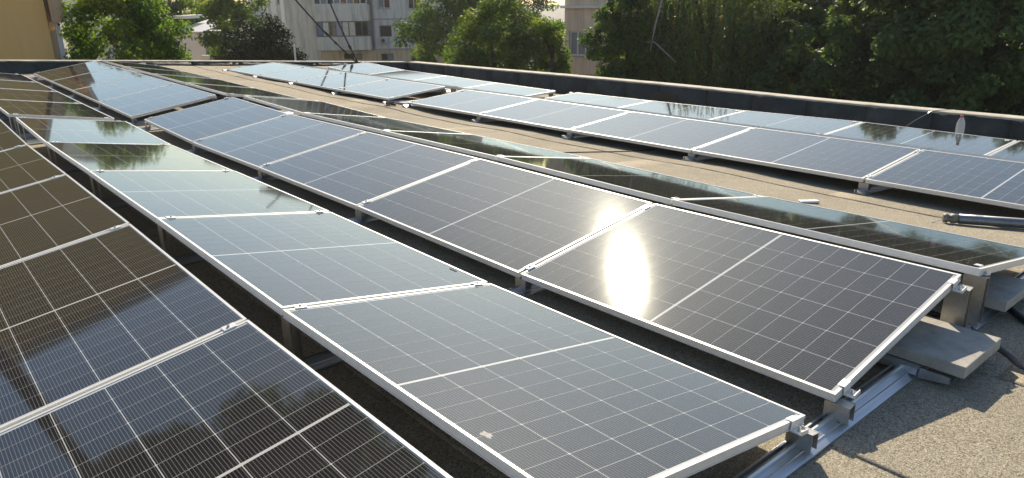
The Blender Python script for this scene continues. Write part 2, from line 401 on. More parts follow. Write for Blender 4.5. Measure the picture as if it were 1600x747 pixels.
# ------------------------------------------------------------------ solar panels
PITCH, LEN, WID = 1.782, 1.762, 1.134
def frame_mesh():
    mb = MB(); w2, l2 = WID / 2, LEN / 2; lip = 0.0115
    for sx_ in (-1, 1):
        xo = sx_ * w2; xi = sx_ * (w2 - lip)
        mb.box(min(xo, xi), max(xo, xi), -l2, l2, -0.012, 0)
        a_, b_ = sx_ * (w2 - 0.0018), sx_ * (w2 - lip)
        mb.box(min(a_, b_), max(a_, b_), -l2 + 0.0018, l2 - 0.0018, -0.030, -0.012)
        a_, b_ = xo, sx_ * (w2 - 0.030); mb.box(min(a_, b_), max(a_, b_), -l2, l2, -0.035, -0.030)
    for sy in (-1, 1):
        yo = sy * l2; yi = sy * (l2 - lip)
        mb.box(-w2 + lip, w2 - lip, min(yo, yi), max(yo, yi), -0.012, -0.0002)
        a_, b_ = sy * (l2 - 0.0018), sy * (l2 - lip)
        mb.box(-w2 + lip, w2 - lip, min(a_, b_), max(a_, b_), -0.030, -0.012)
        a_, b_ = yo, sy * (l2 - 0.030); mb.box(-w2 + 0.03, w2 - 0.03, min(a_, b_), max(a_, b_), -0.0348, -0.0302)
    return mb.mesh('frame', 'frame_alu')
ME_FRAME = frame_mesh()
ME_LAM = MB().box(-WID / 2 + 0.0116, WID / 2 - 0.0116, -LEN / 2 + 0.0116, LEN / 2 - 0.0116, -0.0075, -0.0030).mesh('backsheet', 'backsheet')
CW, CH, GX, GY, MID = 0.1808, 0.1038, 0.0034, 0.0024, 0.0145
def cell_poly(cx, cy, z):
    a, b_, c_ = CW / 2, CH / 2, 0.0025
    pts = [(-a + c_, -b_), (a - c_, -b_), (a, -b_ + c_), (a, b_ - c_), (a - c_, b_), (-a + c_, b_), (-a, b_ - c_), (-a, -b_ + c_)]
    return [(cx + p[0], cy + p[1], z) for p in pts]
CELL_POS = []
for r_ in range(16):
    half = -1 if r_ < 8 else 1; k = r_ % 8
    cy = half * (MID / 2 + CH / 2 + (7 - k if half < 0 else k) * (CH + GY))
    for c_ in range(6): CELL_POS.append(((c_ - 2.5) * (CW + GX), cy))
def cells_mesh(pos, name):
    vs_, fs, uvs = [], [], []
    for cx, cy in pos:
        n = len(vs_); top = cell_poly(cx, cy, 0.0); bot = cell_poly(cx, cy, -0.0003)
        vs_ += top + bot
        fs.append(tuple(range(n, n + 8))); uvs += [((p[0] - cx) / CW + 0.5, (p[1] - cy) / CH + 0.5) for p in top]
        for i in range(8):
            j = (i + 1) % 8; fs.append((n + j, n + i, n + 8 + i, n + 8 + j)); uvs += [(0, 0)] * 4
    me = bpy.data.meshes.new(name); me.from_pydata(vs_, [], fs); me.materials.append(MATS['cell'])
    ul = me.uv_layers.new(name='UVMap'); ul.data.foreach_set('uv', [x for p in uvs for x in p]); me.update(); return me
ME_CELL = cells_mesh([(0, 0)], 'cell'); ME_CELLS = cells_mesh(CELL_POS, 'cells')
ME_JBOX = MB().box(-0.03, 0.03, -0.05, 0.05, -0.024, -0.008).mesh('junction_box', 'black_plastic')

# rows: left edge (x,z), right edge (x,z), start of near block, start of far block, roof sag function
def sagA(Y): return float(np.interp(Y, [0, 1.78, 3.56, 5.35, 7.13, 8.91, 9.5, 16.6], [0.008, -0.015, -0.004, -0.014, -0.032, 0.006, -0.022, 0.05]))
def sagE(Y): return float(np.interp(Y, [0, 2, 5, 9, 9.4, 16.5], [0.01, 0.0, -0.020, -0.035, -0.030, -0.025]))
def sagF(Y): return float(np.interp(Y, [0, 3.4, 5.2, 8.8, 9.3, 14.6, 16.2], [0.0, 0.01, -0.03, -0.065, -0.085, -0.03, 0.05]))
ROWS = {
 'A': dict(L=(-2.600, 0.000), R=(-1.482, 0.180), y0=0.0, yf=None, sag=sagA, near=5, far=0),
 'B': dict(L=(-1.331, 0.180), R=(-0.211, 0.000), y0=0.0, yf=9.46, sag=sagA, near=5, far=4),
 'C': dict(L=(0.000, 0.000), R=(1.120, 0.176), y0=0.0, yf=9.50, sag=sagA, near=5, far=4),
 'D': dict(L=(1.270, 0.176), R=(2.388, -0.008), y0=-0.03, yf=9.50, sag=sagA, near=5, far=4),
 'E': dict(L=(3.786, -0.113), R=(4.916, -0.020), y0=-0.114, yf=9.36, sag=sagE, near=5, far=4),
 'G': dict(L=(5.060, -0.025), R=(6.160, -0.275), y0=-0.114, yf=9.36, sag=sagE, near=5, far=4),
 'F': dict(L=(6.290, -0.300), R=(7.420, -0.262), y0=-0.20, yf=9.27, sag=sagF, near=5, far=4),
}
def row_pt(rk, t, Y):
    r = ROWS[rk]; x = r['L'][0] + (r['R'][0] - r['L'][0]) * t; z = r['L'][1] + (r['R'][1] - r['L'][1]) * t
    return Vector((x, Y, z + r['sag'](Y)))
ROWTXT = {
 'A': 'leftmost foreground row', 'B': 'second row from left', 'C': 'sun-glint row',
 'D': 'thin row left of walkway', 'E': 'pale row right of walkway',
 'G': 'sliver row behind walkway ridge', 'F': 'rearmost row by parapet'}
ORD = ['nearest', 'second', 'third', 'fourth', 'farthest']
ORDF = ['nearest', 'second', 'third', 'farthest']
CELL_PANELS = {('A', 0), ('A', 1), ('A', 2), ('A', 3), ('B', 0), ('B', 1), ('B', 2), ('B', 3), ('C', 0), ('C', 1), ('C', 2), ('C', 3),
               ('D', 0), ('D', 1), ('E', 0), ('E', 1), ('E', 2)}
prng = random.Random(11)
def panel(rk, ya, label, group, cells):
    p = [row_pt(rk, t, y) for y in (ya, ya + LEN) for t in (0, 1)]
    c = (p[0] + p[1] + p[2] + p[3]) / 4
    ex = (p[1] + p[3] - p[0] - p[2]).normalized(); ey = (p[2] + p[3] - p[0] - p[1]).normalized()
    # each panel sits a hair differently on its clamps
    ez = ex.cross(ey).normalized(); ez = (ez + ex * prng.gauss(0, 0.0018) + ey * prng.gauss(0, 0.0018)).normalized()
    ex = ey.cross(ez).normalized(); ey = ez.cross(ex)
    o = empty('solar_panel'); tag(o, label, 'solar panel', group)
    o.matrix_world = Matrix(((ex.x, ey.x, ez.x, c.x), (ex.y, ey.y, ez.y, c.y), (ex.z, ey.z, ez.z, c.z), (0, 0, 0, 1)))
    link('frame', ME_FRAME, o); link('backsheet', ME_LAM, o)
    for q in (-1, 0, 1): 
        if rk in 'BC' and cells: link('junction_box', ME_JBOX, o, (q * 0.35, 0, -0.004))
    if cells:
        for cx, cy in CELL_POS: link('cell', ME_CELL, o, (cx, cy, -0.00262))
    else:
        tag(link('cells', ME_CELLS, o, (0, 0, -0.00262)), kind='stuff')
for rk, r in ROWS.items():
    for k in range(r['near']):
        panel(rk, r['y0'] + k * PITCH + 0.01, 'solar panel in the %s, %s in near block' % (ROWTXT[rk], ORD[k]),
              'solar panels in the ' + ROWTXT[rk], (rk, k) in CELL_PANELS)
    for k in range(r['far']):
        panel(rk, r['yf'] + k * PITCH + 0.01, 'solar panel in the %s, %s beyond the gap' % (ROWTXT[rk], ORDF[k]),
              'solar panels in the ' + ROWTXT[rk], False)

# ------------------------------------------------------------------ mounting rails with brackets and clamps
def rail_thing(Yc, xa, xb, rows, label, end=0):
    t = empty('mounting_rail', (0, Yc, 0)); tag(t, label, 'mounting rail', 'aluminium rails under the panel rows')
    prof = [(0.056, 0.000), (0.056, 0.004), (0.032, 0.006), (0.032, 0.036), (0.024, 0.036), (0.024, 0.010), (0.008, 0.010), (0.008, 0.038),
            (0.000, 0.038), (-0.006, 0.030), (-0.030, 0.021), (-0.0305, 0.0225), (-0.033, 0.0225), (-0.034, 0.019), (-0.062, 0.008), (-0.062, 0.000)]
    mb = MB(); n = max(2, int((xb - xa) / 0.6)); K = len(prof)
    for q in range(n + 1):
        X = xa + (xb - xa) * q / n; z = zroof(X, Yc) + 0.010
        mb.v += [(X, p[0], z + p[1]) for p in prof]
        if q:
            for k in range(K):
                k2 = (k + 1) % K; A = (q - 1) * K; B = q * K
                mb.f.append((A + k, A + k2, B + k2, B + k))
    mb.f.append(tuple(range(K))); mb.f.append(tuple(range(n * K, n * K + K))[::-1])
    mb.build('rail', 'rail_alu', t)
    for rk in rows:
        r = ROWS[rk]
        for side in (0, 1):
            tt = 0.085 if side == 0 else 0.915
            # outer plate close to the panel's edge
            edge = row_pt(rk, 0.0 if side == 0 else 1.0, Yc); inward = 1 if side == 0 else -1
            x0 = edge.x + inward * 0.006; zt = edge.z - 0.037; zb = zroof(edge.x, Yc) + 0.040
            high = (zt - zb) > 0.10
            xw = 0.046 if high else 0.044
            y0, y1 = (-0.060, 0.036) if end else (-0.042, 0.042)
            b_ = MB(); th = 0.003
            slope = (r['R'][1] - r['L'][1]) / (r['R'][0] - r['L'][0])
            ztop2 = zt + slope * inward * xw
            def ply(xp, za, zb_): b_.box(min(xp, xp + inward * th), max(xp, xp + inward * th), y0, y1, zb_, za)
            ply(x0, zt - 0.002, zb - 0.004)
            ply(x0 + inward * (xw - th), ztop2 - 0.002, zb - 0.004)
            # top flange (sloped) and foot
            xA, xB = x0 + inward * th, x0 + inward * (xw - th)
            zA, zB = zt - 0.002, ztop2 - 0.002
            n0 = len(b_.v)
            b_.v += [(xA, y0, zA - 0.004), (xB, y0, zB - 0.004), (xB, y1, zB - 0.004), (xA, y1, zA - 0.004),
                     (xA, y0, zA - 0.001), (xB, y0, zB - 0.001), (xB, y1, zB - 0.001), (xA, y1, zA - 0.001)]
            b_.f += [tuple(n0 + i for i in q) for q in ((0, 3, 2, 1), (4, 5, 6, 7), (0, 1, 5, 4), (1, 2, 6, 5), (2, 3, 7, 6), (3, 0, 4, 7))]
            b_.box(min(x0 - inward * 0.02, x0 + inward * 0.08), max(x0 - inward * 0.02, x0 + inward * 0.08), -0.014, 0.028, zb - 0.009, zb - 0.0045)
            b_.build('ridge_bracket' if high else 'base_bracket', 'bracket_alu', t)
            # clamp with bolt
            pc = row_pt(rk, 0.07 if side == 0 else 0.93, Yc)
            tilt = Matrix.Translation(Vector((pc.x, 0, pc.z))) @ Matrix.Rotation(-math.atan(slope), 4, 'Y')
            c_ = MB()
            if end:
                c_.box(-0.024, 0.024, -0.006, 0.018, 0.0008, 0.0045, tilt); c_.box(-0.024, 0.024, -0.010, -0.006, -0.034, 0.0045, tilt)
                c_.box(-0.024, 0.024, -0.044, -0.010, -0.034, -0.029, tilt); c_.box(-0.024, 0.024, -0.048, -0.044, -0.034, -0.018, tilt)
            else:
                c_.box(-0.026, 0.026, -0.021, 0.021, 0.0008, 0.0042, tilt); c_.box(-0.026, 0.026, -0.0075, 0.0075, -0.030, 0.0008, tilt)
            co = c_.build('panel_clamp', 'frame_alu', t, bevel=0.0008)
            bo = MB(); yb_ = -0.028 if end else 0.0; zb_ = -0.029 if end else 0.0042
            T2 = tilt @ Matrix.Translation((0, yb_, zb_))
            bo.lathe([(0.0001, 0.008), (0.006, 0.008), (0.0068, 0.006), (0.0068, 0.0), (0.0085, 0.0), (0.0085, -0.0015)], 8, T2)
            if end: bo.lathe([(0.004, 0.0), (0.004, 0.016), (0.0001, 0.016)], 8, T2)
            bo.build('clamp_bolt', 'bolt_steel', co)
    return t
ALLROW = ['A', 'B', 'C', 'D']
names = ['near end', 'first seam', 'second seam', 'third seam', 'fourth seam', 'far end']
for k in range(6):
    e = 1 if k == 0 else 0
    rail_thing(k * PITCH + (0.012 if k == 0 else (-0.012 if k == 5 else 0)), -2.75, 2.52, ALLROW,
               'aluminium rail across the four left rows at the %s of their near block' % names[k], e)
    yE = ROWS['E']['y0'] + k * PITCH
    rail_thing(yE + (0.012 if k == 0 else (-0.012 if k == 5 else 0)), 3.70, 7.6, ['E', 'G', 'F'],
               'aluminium rail right of the walkway at the %s of the near block' % names[k], 0)
fn = ['near end', 'first seam', 'second seam', 'third seam', 'far end']
for k in range(5):
    o_ = 0.012 if k == 0 else (-0.012 if k == 4 else 0)
    rail_thing(9.50 + k * PITCH + o_, -1.45, 2.52, ['B', 'C', 'D'], 'aluminium rail across the left rows at the %s of the far block' % fn[k], 0)
    rail_thing(9.36 + k * PITCH + o_, 3.70, 7.6, ['E', 'G', 'F'], 'aluminium rail right of the walkway at the %s of the far block' % fn[k], 0)

# ------------------------------------------------------------------ things on the roof
def paver(x0, y0, w, d, ztop, h, mat, label, tilt=0.0, name='concrete_paver', cat='paver', rz=0.0):
    o = MB().box(-w / 2, w / 2, -d / 2, d / 2, -h / 2, h / 2).build(name, mat, None, False, 0.004)
    o.location = (x0 + w / 2, y0 + d / 2, ztop - h / 2); o.rotation_euler = (0, tilt, rz)
    return tag(o, label, cat, 'ballast slabs')
paver(0.626, -0.216, 0.400, 0.400, -0.018, 0.052, 'paver', 'square concrete ballast slab under the near corner of the sun-glint row')
paver(1.47, -0.10, 0.40, 0.40, -0.018, 0.052, 'paver', 'concrete ballast slab in shade under the near end of the thin dark row')
paver(0.62, 9.12, 0.22, 0.12, -0.055, 0.065, 'brick_red', 'reddish sunlit brick in the gap behind the sun-glint row', name='brick', cat='brick')
paver(-0.55, 9.05, 0.40, 0.25, -0.085, 0.050, 'paver', 'concrete slab in the gap at the far end of the second row')
paver(3.86, 9.00, 0.40, 0.22, -0.195, 0.045, 'paver', 'sunlit concrete slab in the gap of the pale row right of the walkway')
# tray plates carrying the first slab
t = empty('ballast_tray', (0, 0, 0)); tag(t, 'bent aluminium tray plate under the square concrete slab', 'tray')
mb = MB(); zt = -0.0715
mb.box(0.58, 1.08, -0.055, 0.16, zt - 0.004, zt - 0.001); mb.box(0.58, 0.583, -0.055, 0.16, zt - 0.030, zt - 0.004); mb.build('tray_plate', 'rail_alu', t)
mb = MB()
mb.prism([(-0.055, zt - 0.001), (-0.055, zt - 0.048), (-0.175, zt - 0.030), (-0.175, zt - 0.001)], 0, 0.600, 0.6025)
mb.prism([(-0.055, zt - 0.0455), (-0.055, zt - 0.048), (-0.175, zt - 0.030), (-0.175, zt - 0.0275)], 0, 0.6025, 0.680); mb.build('tray_wing', 'rail_alu', t)

def corrugated(path, r, step=0.008, depth=0.0022):
    pts = []; 
    P = [Vector(p) for p in path]
    # Catmull-Rom
    out = []
    for i in range(len(P) - 1):
        p0 = P[max(i - 1, 0)]; p1 = P[i]; p2 = P[i + 1]; p3 = P[min(i + 2, len(P) - 1)]
        n = max(4, int((p2 - p1).length / step) * 2)
        for k in range(n):
            u = k / n
            out.append(0.5 * ((2 * p1) + (p2 - p0) * u + (2 * p0 - 5 * p1 + 4 * p2 - p3) * u * u + (3 * p1 - p0 - 3 * p2 + p3) * u ** 3))
    out.append(P[-1])
    rr = [r - (depth if (i // 1) % 2 else 0) for i in range(len(out))]
    return out, rr
mb = MB(); pts, rr = corrugated([(1.40, 0.75, -0.11), (1.56, 0.40, -0.10), (1.66, 0.13, -0.085), (1.63, -0.02, -0.082), (1.545, -0.17, -0.11), (1.42, -0.36, -0.135), (1.20, -0.44, -0.138), (1.02, -0.34, -0.136), (1.10, -0.24, -0.13), (1.18, -0.14, -0.128), (1.30, 0.05, -0.125), (1.36, 0.35, -0.125)], 0.021, 0.016, 0.0045)
mb.tube(pts, rr, 10)
tag(mb.build('corrugated_conduit', 'black_plastic', None, True), 'black corrugated conduit looping out beside the square concrete slab', 'conduit')
# grey metal pipe lying on the walkway
pv = Vector((0.30, -0.50, 0)).normalized(); p0 = Vector((3.235, 0.83, 0))
def onroof(p, h): return Vector((p.x, p.y, zroof(p.x, p.y) + h))
t = empty('metal_pipe', onroof(p0, 0)); tag(t, 'grey metal tube lying on the sunlit walkway at the right', 'pipe')
rp = 0.036; a = Vector((0, 0, 0.046)); L_ = 2.6
mb = MB(); mb.tube([a + pv * 0.10, a + pv * 0.103, a + pv * L_ * 0.5, a + pv * L_], [rp - 0.004, rp, rp, rp], 20); mb.build('tube', 'pipe_grey', t, True)
mb = MB(); mb.tube([a, a + pv * 0.004, a + pv * 0.03, a + pv * 0.032, a + pv * 0.05, a + pv * 0.052, a + pv * 0.075, a + pv * 0.10], [rp - 0.016, rp - 0.005, rp - 0.003, rp - 0.010, rp - 0.010, rp - 0.002, rp - 0.001, rp - 0.006], 18); mb.build('end_fitting', 'pipe_cap', t, True)
side = Vector((0, 0, 1)).cross(pv).normalized()
mb = MB(); cpt = a + pv * 0.20
for q in range(5):
    th = rad(60 + q * 12); 
    d_ = side * (-math.cos(th)) + Vector((0, 0, math.sin(th)))
    A_ = cpt + d_ * (rp + 0.0008); mb.v += [tuple(A_), tuple(A_ + pv * 0.05)]
    if q: n = len(mb.v); mb.f.append((n - 4, n - 3, n - 1, n - 2))
mb.build('sticker', 'white_plastic', t)
mb = MB(); mb.tube([(0.01, 0.0, 0.03), (-0.05, 0.03, 0.02), (-0.11, 0.045, 0.014)], 0.0025, 6); mb.build('wire_tail', 'bolt_steel', t)
# little white block
o = MB().box(-0.075, 0.075, -0.028, 0.028, 0.002, 0.020).build('plastic_block', 'white_plastic', None, False, 0.003)
o.location = onroof(Vector((2.98, 1.72, 0)), 0.008); o.rotation_euler = (0, 0, rad(-38)); tag(o, 'small white plastic block lying on the walkway', 'plastic block')
# thin cable on the walkway
pts = [onroof(Vector(p), 0.014) for p in ((2.30, 4.80, 0), (2.55, 4.63, 0), (2.80, 4.47, 0), (3.08, 4.38, 0), (3.3, 4.30, 0), (3.6, 4.18, 0), (4.0, 4.1, 0))]
tag(MB().tube(pts, 0.006, 8).build('cable', 'cable_black', None, True), 'thin black cable crossing the walkway between the panel rows', 'cable')
# cable coil at the gap
mb = MB()
for q in range(4):
    R_ = 0.075 + 0.006 * q
    mb.tube([(R_ * math.cos(k * math.pi / 10) + 0.006 * math.sin(q * 2 + k), R_ * math.sin(k * math.pi / 10), 0.012 + 0.012 * q + 0.004 * math.sin(k + q)) for k in range(21)], 0.006, 6)
o = mb.build('cable_coil', 'cable_black', None, True); o.location = onroof(Vector((3.62, 9.02, 0)), 0.008)
tag(o, 'small coil of black cable by the gap in the pale row', 'cable coil')
# clip on the edge of the second row
o = MB().box(-0.004, 0.004, -0.032, 0.032, 0.0, 0.005).build('cable_clip', 'black_plastic', None, False, 0.002)
q = row_pt('B', 0.975, 2.06); o.location = (q.x, q.y, q.z + 0.001); o.rotation_euler = (0, rad(9), 0)
tag(o, 'small black clip on the right edge of the second row', 'clip')
# bird droppings on the glass
for (rk, tt, Y, s_, lb) in (('B', 0.050, 0.46, 0.017, 'pale bird dropping on the left edge of the nearest panel in the second row'),):
    rr_ = random.Random(int(Y * 100)); n = 16
    ring = []
    for k in range(n):
        th = 2 * math.pi * k / n; R_ = s_ * rr_.uniform(0.55, 1.15); ring.append((R_ * math.cos(th), R_ * 1.5 * math.sin(th)))
    mb = MB().prism(ring, 2, 0.0, 0.0007); o = mb.build('bird_dropping', 'dropping')
    q = row_pt(rk, tt, Y); sl = math.atan((ROWS[rk]['R'][1] - ROWS[rk]['L'][1]) / 1.12)
    o.location = (q.x, q.y, q.z - 0.0018); o.rotation_euler = (0, -sl, 0); tag(o, lb, 'bird dropping')
# plastic bottle standing on the far edge of the rearmost row
bx_, by_ = 7.63, 2.27; zr_ = zroof(bx_, by_)
paver(7.47, 2.05, 0.40, 0.40, zr_ + 0.10, 0.06, 'paver', 'concrete slab under the plastic bottle behind the rearmost row')
t = empty('plastic_bottle', (bx_, by_, zr_ + 0.1005)); tag(t, 'clear plastic bottle with red cap standing behind the rearmost row', 'bottle')
MB().lathe([(0.0005, 0.0), (0.040, 0.0), (0.047, 0.008), (0.046, 0.09), (0.043, 0.10), (0.043, 0.112), (0.048, 0.125), (0.0495, 0.21), (0.046, 0.255), (0.034, 0.295), (0.019, 0.325), (0.0155, 0.332), (0.0155, 0.350)], 24).build('bottle_body', 'bottle_plastic', t, True)
MB().lathe([(0.0175, 0.334), (0.0185, 0.337), (0.0185, 0.358), (0.017, 0.3605), (0.0005, 0.361)], 16).build('bottle_cap', 'red_plastic', t, True)
# cable over the right parapet
pts = [(9.40, 3.62, -0.60), (9.445, 3.50, -0.48), (9.455, 3.38, -0.39), (9.465, 3.29, rtop(3.27) + 0.004), (9.62, 3.22, rtop(3.2) + 0.008), (9.82, 3.12, rtop(3.1) + 0.004), (9.83, 3.1, -0.8)]
tag(MB().tube(pts, 0.0055, 8).build('cable', 'bolt_steel', None, True), 'thin pale cable climbing over the right parapet', 'cable')
# stay cables rising from the far parapet
px, py = 7.83, 17.62
t = empty('cable_post', (px, py, -0.75)); tag(t, 'short dark post at the foot of the two slanting cables', 'post')
MB().tube([(0, 0, 0.0), (0, 0, 0.36)], [0.028, 0.024], 10).build('post_tube', 'cable_black', t, True)
MB().box(-0.04, 0.04, -0.04, 0.04, 0.34, 0.40).build('post_cap', 'cable_black', t, False, 0.006)
MB().tube([(-0.27, 0.0, 0.10), (-0.27, 0, 0.31), (-0.23, 0, 0.33)], 0.018, 8).build('side_hook', 'cable_black', t, True)
def stay(end, label, wraps):
    a = Vector((px + 0.01, py, -0.36)); e = Vector(end); pts = []; rr = []
    for k in range(41):
        u = k / 40; p = a.lerp(e, u); p.z -= 0.10 * math.sin(math.pi * u)
        pts.append(p); r = 0.021
        for w_ in wraps:
            if abs(u - w_) < 0.02: r = 0.038
        rr.append(r)
    tag(MB().tube(pts, rr, 8).build('stay_cable', 'cable_black', None, True), label, 'cable', 'slanting cables at the far parapet')
stay((5.55, 17.3, 1.95), 'thick dark slanting cable rising left from the far parapet, the flatter one', (0.30, 0.42, 0.2))
stay((6.80, 17.4, 1.9), 'thick dark slanting cable rising left from the far parapet, the steeper one', (0.14, 0.24))
# white pole beyond the parapet
def vpole(u, v0, v1, D, r, mat, name, label):
    p = polar(u, D); d = ray(u, v0); z1 = CAM[2] + d[2] / math.hypot(d[0], d[1]) * D
    o = MB().tube([(0, 0, 0), (0, 0, z1 + 6.2)], [r, r * 0.8], 8).build(name, mat, None, True); o.location = (p.x, p.y, -6.2)
    return tag(o, label, 'pole')
vpole(451, 70, 95, 38, 0.055, 'window_white', 'white_pole', 'thin white pole in front of the dark hedge')

# ------------------------------------------------------------------ buildings
class Facade:
    # local frame: s to the right as seen from the camera, z up, depth away from the camera; origin at p0 on the ground
    def __init__(s, u, dist, turn=0.0):
        d = ray(u, -9.0); d = d / math.hypot(d[0], d[1]); s.p0 = Vector((CAM[0] + d[0] * dist, CAM[1] + d[1] * dist, -6.2))
        ang = math.atan2(RH[1], RH[0]) + rad(turn); s.ang = ang
        s.r = Vector((math.cos(ang), math.sin(ang), 0)); s.n = Vector((-math.sin(ang), math.cos(ang), 0))
    def sz(s, u, v):
        d = Vector(ray(u, v)); C = Vector(CAM); t = (s.p0 - C).dot(s.n) / d.dot(s.n); p = C + d * t
        return (p - s.p0).dot(s.r), p.z + 6.2
    def rect(s, u0, v0, u1, v1):
        c = s.sz((u0 + u1) / 2, (v0 + v1) / 2); a = s.sz(u0, (v0 + v1) / 2)[0]; b_ = s.sz(u1, (v0 + v1) / 2)[0]
        zt = s.sz((u0 + u1) / 2, v0)[1]; zb = s.sz((u0 + u1) / 2, v1)[1]
        return (a, b_, zb, zt)
    def root(s, name, label, cat='building'):
        o = empty(name, s.p0, s.ang); return tag(o, label, cat)
def wall_open(s0, s1, z0, z1, ops, depth=0.22, y=0.0):
    # front wall with real openings and reveals
    mb = MB(); xs = sorted({s0, s1, *[o[0] for o in ops], *[o[1] for o in ops]}); zs = sorted({z0, z1, *[o[2] for o in ops], *[o[3] for o in ops]})
    xs = [x for x in xs if s0 <= x <= s1]; zs = [z for z in zs if z0 <= z <= z1]
    for i in range(len(xs) - 1):
        for j in range(len(zs) - 1):
            cx, cz = (xs[i] + xs[i + 1]) / 2, (zs[j] + zs[j + 1]) / 2
            if any(o[0] < cx < o[1] and o[2] < cz < o[3] for o in ops): continue
            mb.quad((xs[i], y, zs[j]), (xs[i + 1], y, zs[j]), (xs[i + 1], y, zs[j + 1]), (xs[i], y, zs[j + 1]))
    for (a, b_, c_, d_) in ops:
        mb.quad((a, y, c_), (a, y, d_), (a, y + depth, d_), (a, y + depth, c_)); mb.quad((b_, y, c_), (b_, y + depth, c_), (b_, y + depth, d_), (b_, y, d_))
        mb.quad((a, y, c_), (a, y + depth, c_), (b_, y + depth, c_), (b_, y, c_)); mb.quad((a, y, d_), (b_, y, d_), (b_, y + depth, d_), (a, y + depth, d_))
    return mb
def window(parent, op, panes, y=0.12, fw=0.06, frame='window_white', sill=True, curtain=None):
    a, b_, c_, d_ = op; mb = MB(); g = 0.004
    a += g; b_ -= g; c_ += g; d_ -= g
    mb.box(a, b_, y, y + 0.06, c_, c_ + fw); mb.box(a, b_, y, y + 0.06, d_ - fw, d_)
    mb.box(a, a + fw, y, y + 0.06, c_ + fw, d_ - fw); mb.box(b_ - fw, b_, y, y + 0.06, c_ + fw, d_ - fw)
    w = (b_ - a) / len(panes)
    for k in range(1, len(panes)): mb.box(a + w * k - fw * 0.5, a + w * k + fw * 0.5, y, y + 0.06, c_ + fw, d_ - fw)
    o = mb.build('window', frame, parent)
    for k, pm in enumerate(panes):
        MB().box(a + w * k + fw * 0.5, a + w * (k + 1) - fw * 0.5, y + 0.025, y + 0.035, c_ + fw, d_ - fw).build('pane', pm, o)
    if sill: MB().box(a - 0.08, b_ + 0.08, -0.09, y - 0.003, c_ - 0.06, c_ - 0.008).build('sill', 'sill', o)
    return o
def ac_unit(parent, s, z, w=0.85, h=0.6):
    o = MB().box(s, s + w, -0.36, -0.05, z, z + h).build('air_conditioner', 'ac_white', parent, False, 0.02)
    M_ = Matrix.Translation((s + w * 0.42, -0.361, z + h * 0.5)) @ Matrix.Rotation(math.pi / 2, 4, 'X')
    MB().lathe([(0.0, 0.004), (h * 0.40, 0.004), (h * 0.42, 0.0)], 18, M_).build('fan_grille', 'ac_grille', o)
    m2 = MB()
    for q in (0.12, w - 0.16): m2.box(s + q, s + q + 0.04, -0.36, 0.0, z - 0.05, z - 0.002)
    m2.build('bracket', 'bolt_steel', o)

# --- grey apartment block in the middle (about 72 m away)
f = Facade(560, 73.0); t = f.root('apartment_block', 'grey concrete apartment block behind the far parapet, glazed loggia and air conditioners')
TOP = 13.2
s_l = f.sz(498, 50)[0]; s_m = f.sz(585, 50)[0]; s_r = f.sz(760, 50)[0]; s_ll = f.sz(447, 50)[0]
z_base = f.sz(600, 77)[1]
stor = f.sz(600, 55)[1]; stor = f.sz(600, 12.5)[1] - f.sz(600, 57)[1]
ops, pan = [], []
w1 = f.rect(593, 40, 612, 57.5); w2 = f.rect(640, 41, 657.5, 58.5)
for fl in range(-1, 3):
    for i, w_ in enumerate((w1, w2)):
        r = (w_[0], w_[1], w_[2] + stor * fl, w_[3] + stor * fl)
        if fl == -1: r = (r[0], r[1], r[3] - 0.62, r[3] + 0.0)
        ops.append(r); pan.append((fl, i))
up = [o for o, p_ in zip(ops, pan) if p_[0] >= 0]
wall_open(s_m, s_r, z_base, TOP, up).build('wall', 'wall_grey', t)
ops = [o for o in ops]
lo = [o for o, p_ in zip(ops, pan) if p_[0] < 0]
lo2 = f.rect(537, 84, 553, 93); lo3 = f.rect(556, 84, 566, 93)
wall_open(s_l, s_r, 0, z_base - 0.07, lo + [lo2, lo3], y=0.06).build('base_wall', 'wall_base', t)
MB().box(s_l - 0.1, s_r, -0.05, 0.055, z_base - 0.068, z_base + 0.06).build('string_course', 'sill', t)
MB().box(s_ll, s_r, 0.45, 12, 0, TOP - 0.05).build('block_body', 'wall_grey', t)
MB().box(s_m, s_r, -0.04, -0.002, f.sz(620, 30.5)[1], f.sz(620, 28.8)[1]).build('string_course', 'sill', t)
for r, (fl, i) in zip(ops, pan):
    window(t, r, {(-1, 0): ['pane', 'curtain_grey'], (-1, 1): ['pane'], (0, 0): ['pane'], (0, 1): ['pane'], (1, 0): ['curtain_grey', 'pane_red'], (1, 1): ['pane', 'pane']}.get((fl, i), ['pane', 'pane']),
           frame='window_dark_frame' if fl <= 0 else 'window_white', sill=fl > 0)
window(t, lo2, ['pane'], y=0.18, frame='window_dark_frame', sill=False); window(t, lo3, ['curtain_grey'], y=0.18, frame='window_dark_frame', sill=False)
q = f.rect(594, 59.5, 607, 67); ac_unit(t, q[0], q[2], q[1] - q[0], q[3] - q[2]); q = f.rect(648, 60, 659, 68); ac_unit(t, q[0], q[2], q[1] - q[0], q[3] - q[2])
